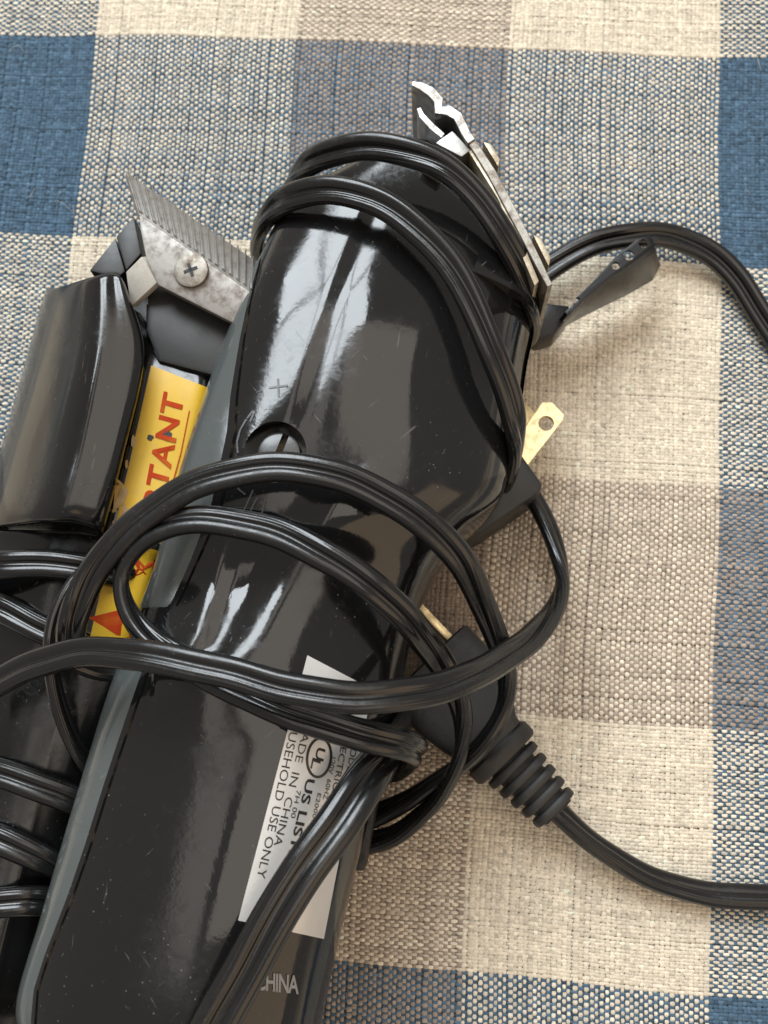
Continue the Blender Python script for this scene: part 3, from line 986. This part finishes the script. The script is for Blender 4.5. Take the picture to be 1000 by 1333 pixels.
# cutter end and mounts
slab('cutter_blade', [P(164, 354, 34), P(184, 334, 36.5), P(204, 368, 36.2), P(170, 400, 31)], 2.0, M_PALE, clip2, bevel=0.2)
prism('blade_mount', [(116, 352), (150, 309), (163, 353), (152, 362)], 30, 12, M_DARK, clip2, bevel=0.4)
prism('blade_mount', [(151, 308), (174, 281), (184, 330), (164, 352)], 32, 14, M_DARK, clip2, bevel=0.4)
prism('drive_post', [(190, 396), (206, 386), (198, 438), (190, 440)], 30, 20, M_BODY2, clip2, bevel=0.4)
prism('blade_bed', [(150, 372), (172, 340), (215, 345), (345, 415), (320, 500), (205, 480), (185, 462), (166, 410)], 24, 6, M_DARK, clip2, bevel=0.6)
prism('inner_housing', [(192, 372), (215, 345), (345, 415), (320, 500), (205, 470), (190, 430)], 31, 8, M_DARK, clip2, bevel=0.8)

# ------------------------------------------------------------------ cords
def cord_profile(w, t, ribs=True):
    """two conductors side by side; fine ribs moulded along one of them"""
    r = t / 2; d = w / 2 - r
    pts = []
    n = 34
    for k in range(n):
        a = math.radians(-146 + 292 * k / (n - 1))
        rr = r * (1 + (0.045 * math.cos(a * 12) if ribs else 0))
        pts.append((d + rr * math.cos(a), rr * math.sin(a)))
    n = 24
    for k in range(n):
        a = math.radians(34 + 292 * k / (n - 1))
        pts.append((-d + r * math.cos(a), r * math.sin(a)))
    return np.array(pts)

def cord(name, ctrl, label, cat='cord', w=5.15, t=2.6, step=0.8, parent=None, mat=None, flip=False, group=None):
    """ctrl: (px, py, z, roll_deg[, normal])"""
    pts, rolls, nrm = [], [], []
    for c in ctrl:
        pts.append(P(c[0], c[1], c[2])); rolls.append(c[3] if len(c) > 3 else 0.0)
        nrm.append(np.array(c[4], float) if len(c) > 4 else np.array([0, 0, 1.0]))
    data = np.array([[*p, r, *n] for p, r, n in zip(pts, rolls, nrm)])
    dn = catmull(data, 24)
    seg = np.linalg.norm(np.diff(dn[:, :3], axis=0), axis=1)
    s = np.concatenate([[0], np.cumsum(seg)])
    m_ = max(8, int(s[-1] / step))
    q = np.linspace(0, s[-1], m_)
    dn = np.column_stack([np.interp(q, s, dn[:, k]) for k in range(dn.shape[1])])
    # smooth once more so spans read as springy cord
    for _ in range(6):
        dn[1:-1] = dn[1:-1] * 0.5 + (dn[:-2] + dn[2:]) * 0.25
    # slight handling kinks
    ph = rng.uniform(0, 6.28, 6)
    sarc = q
    for kk, (wl_, am_) in enumerate(((23.0, 0.22), (13.0, 0.12), (37.0, 0.3))):
        dn[:, kk % 2] += 0.5 * am_ * np.sin(sarc / wl_ * 6.283 + ph[kk])
    dn[:, 3] += 6 * np.sin(sarc / 47.0 * 6.283 + ph[3]) + 2 * np.sin(sarc / 23.0 * 6.283 + ph[4])
    prof = cord_profile(w, t)
    if flip: prof = prof * np.array([-1, 1])
    V = []
    k = len(prof)
    pw = None
    for i in range(m_):
        a = dn[max(i - 1, 0), :3]; b = dn[min(i + 1, m_ - 1), :3]
        T = (b - a) / np.linalg.norm(b - a)
        n = dn[i, 4:7]; n = n - T * n.dot(T)
        if np.linalg.norm(n) < 1e-3: n = np.cross(T, [1, 0, 0])
        n /= np.linalg.norm(n)
        wv = np.cross(T, n)
        r = math.radians(dn[i, 3])
        W_ = wv * math.cos(r) + n * math.sin(r)
        N_ = np.cross(W_, T)
        j = 1 + 0.015 * math.sin(i * 0.11 + 1.3) 
        for x, y in prof:
            V.append(dn[i, :3] + W_ * x * j + N_ * y)
    f = [[i * k + a, (i + 1) * k + a, (i + 1) * k + (a + 1) % k, i * k + (a + 1) % k] for i in range(m_ - 1) for a in range(k)]
    f.append(list(range(k))); f.append(list(range((m_ - 1) * k, m_ * k))[::-1])
    o = mesh_obj(name, V, f, mat or M_CORD, parent, sharp=70)
    if parent is None:
        o['label'] = label
        o['category'] = cat
        if group: o['group'] = group
    return o

LN, RN = (-1, 0.1, 0.25), (1, -0.1, 0.25)
cord('power_cable', [
    (1060, 520, 2.2, 10), (1018, 452, 2.2, 10), (985, 400, 2.4, 20), (960, 362, 3, 25), (925, 330, 4, 25), (885, 311, 5, 20), (845, 305, 6, 15), (795, 311, 6.5, 15),
    (750, 328, 6.5, 15), (705, 356, 5.5, 10), (640, 400, 3.0, 0), (540, 400, 2.0, 0), (450, 350, 2.4, 0), (392, 300, 5, 0, (-0.6, 0.2, -0.6)), (376, 262, 14, 0, LN), (380, 236, 25, 0, (-0.9, 0.2, 0.5)),
    (405, 211, 34, -22), (440, 196, 38.5, -32), (485, 190, 41, -32), (535, 199, 42, -22), (582, 221, 42, -8), (622, 257, 41, 0),
    (655, 304, 39, 8), (681, 358, 34, 15), (694, 405, 26, 10, (0.7, 0.1, 0.7)), (692, 432, 15, 0, RN), (668, 445, 5, 0, (0.6, 0, -0.6)), (600, 430, 2.2, 0), (480, 400, 2.0, 0),
    (390, 372, 2.6, 0), (352, 352, 8, 0, (-0.8, 0, -0.3)), (337, 325, 18, 0, LN), (342, 290, 30, 0, (-0.9, 0.1, 0.4)), (365, 263, 38.5, -20), (405, 249, 43, -30), (450, 249, 45, -30),
    (500, 266, 45.5, -18), (548, 301, 45.5, -5), (588, 349, 45, 0), (620, 405, 44, 5), (647, 468, 41.5, 15), (666, 530, 37, 25), (672, 575, 31, 25, (0.5, 0, 0.8)),
    (664, 612, 22, 10, (0.9, -0.1, 0.4)), (645, 640, 10, 0, RN), (610, 640, 3, 0, (0.4, 0, -0.8)), (540, 620, 2, 0)],
    'black flat cord wrapped twice around the head of the grey-striped clipper, trailing past its lever')

cord('power_cable', [
    (560, 560, 2.2, 0), (620, 585, 3, 0), (660, 610, 5.5, 30), (690, 642, 8, 45), (714, 682, 9, 55), (728, 725, 10.5, 70), (730, 765, 14, 95), (712, 806, 22, 135),
    (670, 848, 33, 158), (612, 880, 43, 170), (540, 902, 50.5, 176), (460, 908, 53, 176), (380, 897, 53.5, 174), (300, 876, 53.5, 172), (225, 860, 53, 170), (160, 850, 51, 165), (100, 850, 48.5, 160),
    (45, 864, 45, 158), (0, 886, 41, 160), (-60, 922, 36, 165)],
    'black flat cord lying topmost across both clippers, twisted at its bend on the tablecloth')

cord('power_cable', [
    (400, 1085, 2.4, 20), (470, 1068, 3.0, 40), (530, 1042, 7, 60), (585, 1006, 14, 75), (630, 964, 19.5, 85), (658, 916, 22.5, 85), (658, 868, 27, 70), (643, 820, 32, 50), (620, 768, 39, 35), (590, 718, 44.5, 25), (550, 678, 47.5, 18),
    (500, 645, 49, 12), (440, 620, 50, 5), (375, 608, 50.5, -5), (310, 614, 50, -10), (250, 633, 49, -10), (201, 664, 47.5, -8), (156, 701, 46, -5), (120, 744, 44, 5), (99, 795, 42.5, 20),
    (93, 832, 40, 35), (104, 858, 35, 40), (140, 868, 32, 20), (180, 866, 29, 10)],
    'black flat cord in a wide loop passing over the round screw hole')

cord('power_cable', [
    (380, 1112, 2.6, 20), (450, 1102, 3.2, 45), (510, 1088, 5, 65), (562, 1050, 10, 80), (592, 1005, 18, 90), (602, 955, 24, 80), (594, 905, 30, 60), (570, 856, 35, 35), (535, 811, 43, 20), (485, 765, 48, 12), (425, 724, 49, 5),
    (360, 694, 48.5, -8), (300, 680, 48, -15), (245, 677, 47.5, -20), (203, 688, 46.5, -25), (172, 712, 45, -45), (158, 746, 43, -75), (164, 785, 42.5, -95), (187, 822, 43, -115), (230, 855, 44, -140), (290, 889, 45, -160),
    (360, 921, 46.5, -170), (430, 945, 46.5, -175), (490, 961, 45.5, -180), (526, 970, 42.5, -184), (542, 979, 36, -180, (0.8, -0.2, 0.5)), (535, 990, 24, -180, (1, -0.3, 0)), (515, 1000, 12, -180, (1, -0.3, 0)), (480, 1000, 3.5, -180, (0.3, 0, -0.9)), (420, 1000, 2.2, -180, (0, 0, -1))],
    'black flat cord doubling back in a hairpin left of the scooped grip')

cord('power_cable', [
    (470, 930, 4, 0, (0.3, 0, -0.9)), (515, 940, 12, 0, (1, -0.2, 0)), (522, 955, 26, 0, (0.9, -0.1, 0.4)), (505, 980, 37, 6, (0.5, 0, 0.8)), (478, 1014, 42.5, 8), (440, 1068, 46, 6), (397, 1132, 47.5, 4),
    (352, 1205, 48, 2), (310, 1278, 48, 0), (270, 1352, 47.5, 0), (227, 1430, 46, 0)],
    'thick black flat cord running diagonally down over the silver label', w=6.9, t=3.3)

cord('power_cable', [
    (118, 742, 33, 60), (92, 768, 34, 75), (72, 806, 34.5, 85), (65, 850, 34, 88), (71, 900, 32, 88), (88, 948, 30, 85), (112, 990, 27, 80), (140, 1025, 20, 70)],
    'thin black cord seen on edge, curving down in the dark gap between the grips', w=4.2, t=2.0)

# wraps round the grip of the second clipper: one long spiral
cord('power_cable', [
    (215, 790, 4, 0), (180, 762, 22, 30, (0.9, 0, 0.3)), (150, 748, 28.5, 20), (105, 738, 31, 8), (50, 734, 31.5, 5), (-10, 736, 31, 0), (-60, 745, 26, 0), (-95, 760, 14, 0, LN), (-60, 780, 3, 0, (0, 0, -1)),
    (60, 790, 2.2, 0, (0, 0, -1)), (150, 850, 3, 0, (0, 0, -1)), (160, 870, 14, 0, RN), (120, 850, 27, 10), (60, 822, 29, 5), (0, 792, 28.5, 0), (-60, 775, 25, 0), (-110, 790, 14, 0, LN), (-90, 850, 3, 0, (0, 0, -1)),
    (20, 960, 2.2, 0, (0, 0, -1)), (115, 1060, 3.5, 0, (0.3, 0, -0.8)), (140, 1072, 12, 0, RN), (112, 1050, 24, 10), (55, 1026, 28, 5), (-10, 1004, 28, 0), (-70, 995, 25, 0), (-135, 1000, 14, 0, LN), (-120, 1030, 3, 0, (0, 0, -1)),
    (0, 1100, 2.2, 0, (0, 0, -1)), (95, 1150, 4, 0, (0.3, 0, -0.8)), (112, 1150, 12, 0, RN), (84, 1135, 22.5, 8), (35, 1108, 27, 4), (-30, 1085, 27, 0), (-90, 1085, 24, 0), (-150, 1100, 14, 0, LN), (-130, 1140, 3, 0, (0, 0, -1)),
    (0, 1180, 2.2, 0, (0, 0, -1)), (85, 1190, 4, 0, (0.3, 0, -0.8)), (100, 1182, 12, 0, RN), (70, 1174, 23, 10), (20, 1174, 27, 5), (-60, 1180, 26, 0), (-140, 1190, 20, 0)],
    'black flat cord wound in several turns around the grip of the yellow-stickered clipper')

# ------------------------------------------------------------------ plugs
def frame_at(px, py, z, dpx):
    c = P(px, py, z); d = P(px + dpx[0], py + dpx[1], z) - c
    d /= np.linalg.norm(d)
    n = np.array([-d[1], d[0], 0]) * -1
    return c, d, n

def boxy(name, rings, mat, parent, bevel=0.6, seg=28, n=4.0):
    """rings: (centre, half-width vec, half-height vec) -> superellipse loft"""
    secs_ = []
    for c, a, b in rings:
        s_ = []
        for k in range(seg):
            th = 2 * math.pi * k / seg
            x = math.copysign(abs(math.cos(th)) ** (2 / n), math.cos(th)); y = math.copysign(abs(math.sin(th)) ** (2 / n), math.sin(th))
            s_.append(list(np.asarray(c) + np.asarray(a) * x + np.asarray(b) * y))
        secs_.append(s_)
    v = [p for s_ in secs_ for p in s_]
    k = seg
    f = [[i * k + j, (i + 1) * k + j, (i + 1) * k + (j + 1) % k, i * k + (j + 1) % k] for i in range(len(secs_) - 1) for j in range(k)]
    f.append(list(range(k))[::-1]); f.append(list(range((len(secs_) - 1) * k, len(secs_) * k)))
    return mesh_obj(name, v, f, mat, parent, sharp=45)

c0, d0, n0 = frame_at(655, 982, 8.0, (0.69, 0.73))       # d0 points along the cord, away from the prongs
Z1 = np.array([0, 0, 1.0])
plug = thing('power_plug', (c0[0], c0[1], 0), 'black plug with ribbed strain relief half hidden under the looped cords', 'plug')
def ringp(u, wd, h, sh=0.0):
    c = c0 + d0 * u + n0 * sh
    c = np.array([c[0], c[1], 8.0])
    return (c, n0 * wd, Z1 * h)
sh = -1.4
boxy('plug_body', [ringp(-22.4, 9.6, 6.4, sh), ringp(-22, 10.4, 7.0, sh), ringp(-14, 10.4, 7.0, sh), ringp(-8, 8.8, 6.8, sh * 0.6), ringp(-3.5, 6.6, 6.2, 0), ringp(-2.2, 6.4, 6.0, 0)], M_RUB, plug, n=6)
boxy('flange', [ringp(-2.3, 6.6, 6.1), ringp(-1.6, 7.3, 6.8), ringp(0.6, 7.3, 6.8), ringp(1.2, 6.8, 6.3)], M_RUB, plug, n=2.8)
core = boxy('strain_relief', [ringp(1.0, 4.4, 3.6), ringp(14.6, 3.4, 2.6)], M_RUB, plug, n=2.6)
for k in range(5):
    u = 1.9 + k * 2.65
    wd = 5.9 - k * 0.28; hh = 5.2 - k * 0.3
    boxy('rib', [ringp(u, wd * 0.95, hh * 0.95), ringp(u + 0.3, wd, hh), ringp(u + 1.35, wd, hh), ringp(u + 1.6, wd * 0.95, hh * 0.95)], M_RUB, core, n=2.8)
for sgn in (-1, 1):
    q = c0 + d0 * (-30) + n0 * (sh + sgn * 6.35)
    q = np.array([q[0], q[1], 8.0])
    bar('prong', q, (d0[0], d0[1]), 16.5, 1.5, 6.3, M_BRASS, plug, bevel=0.25)
    if sgn < 0: pass
ca = c0 + d0 * 14.5
sx_, sy_ = to_px([ca[0], ca[1], 8.0])
cord('plug_cord', [(sx_ - 10, sy_ - 11, 8, 50), (sx_, sy_, 8.0, 50), (768, 1094, 6.2, 50), (812, 1124, 4.4, 48), (862, 1148, 3.2, 45), (915, 1162, 2.8, 42), (965, 1167, 2.6, 40), (1030, 1166, 2.4, 40), (1100, 1150, 2.2, 40)],
     '', w=4.9, t=2.9, parent=plug)
# moulded polarity figure on the plug
qf = c0 + d0 * -10.5 + n0 * 1.0
bar('moulded_mark', (qf[0], qf[1], 14.95), (d0[0], d0[1]), 3.2, 1.0, 0.4, M_DARK, plug, bevel=0.1)

plug2 = thing('power_plug', P(650, 630, 0) * np.array([1, 1, 0]), 'flat black plug with brass prongs sticking out from under the grey-striped clipper', 'plug')
prism('plug_body', [(640, 548), (676, 587), (707, 630), (703, 640), (628, 691), (602, 706), (560, 690), (560, 620)], 17, 2.5, M_DARK, plug2, bevel=0.9)
def prong(px4, hole, z, parent):
    a = [P(x, y, z) for x, y in px4]
    bm = bmesh.new()
    c = P(hole[0], hole[1], z)
    ring = [c + np.array([1.55 * math.cos(t), 1.55 * math.sin(t), 0]) for t in np.linspace(0, 2 * math.pi, 25)[:-1]]
    outer = []
    m4 = len(a)
    for i in range(m4):
        for t in range(12):
            outer.append(a[i] * (1 - t / 12) + a[(i + 1) % m4] * t / 12)
    # match outer points to ring by angle
    def an(p): return math.atan2(p[1] - c[1], p[0] - c[0])
    outer.sort(key=an)
    ring.sort(key=an)
    no, nr = len(outer), len(ring)
    V = outer + ring
    F = []
    i = j = 0
    ao = [an(p) for p in outer]; ar = [an(p) for p in ring]
    while i < no or j < nr:
        no_next = ao[(i + 1) % no] + (2 * math.pi if i + 1 >= no else 0)
        nr_next = ar[(j + 1) % nr] + (2 * math.pi if j + 1 >= nr else 0)
        if j >= nr or (i < no and no_next <= nr_next):
            F.append([i % no, (i + 1) % no, no + j % nr]); i += 1
        else:
            F.append([i % no, no + (j + 1) % nr, no + j % nr]); j += 1
    nv = len(V)
    V2 = V + [p - np.array([0, 0, 1.5]) for p in V]
    F2 = F + [[q + nv for q in t[::-1]] for t in F]
    F2 += [[(i + 1) % no, i, i + nv, (i + 1) % no + nv] for i in range(no)]
    F2 += [[no + i, no + (i + 1) % nr, no + (i + 1) % nr + nv, no + i + nv] for i in range(nr)]
    return mesh_obj('prong', V2, F2, M_BRASS, parent, sharp=30)
prong([(655, 600), (706, 524), (719, 524), (734, 540), (733, 546), (688, 604), (670, 620)], (711, 551), 12.0, plug2)
slab('prong', [P(640, 590, 5.0), P(678, 522, 5.0), P(684, 523, 5.0), P(700, 541, 5.0), P(664, 606, 5.0)], 1.4, M_BRASS, plug2, bevel=0.2)
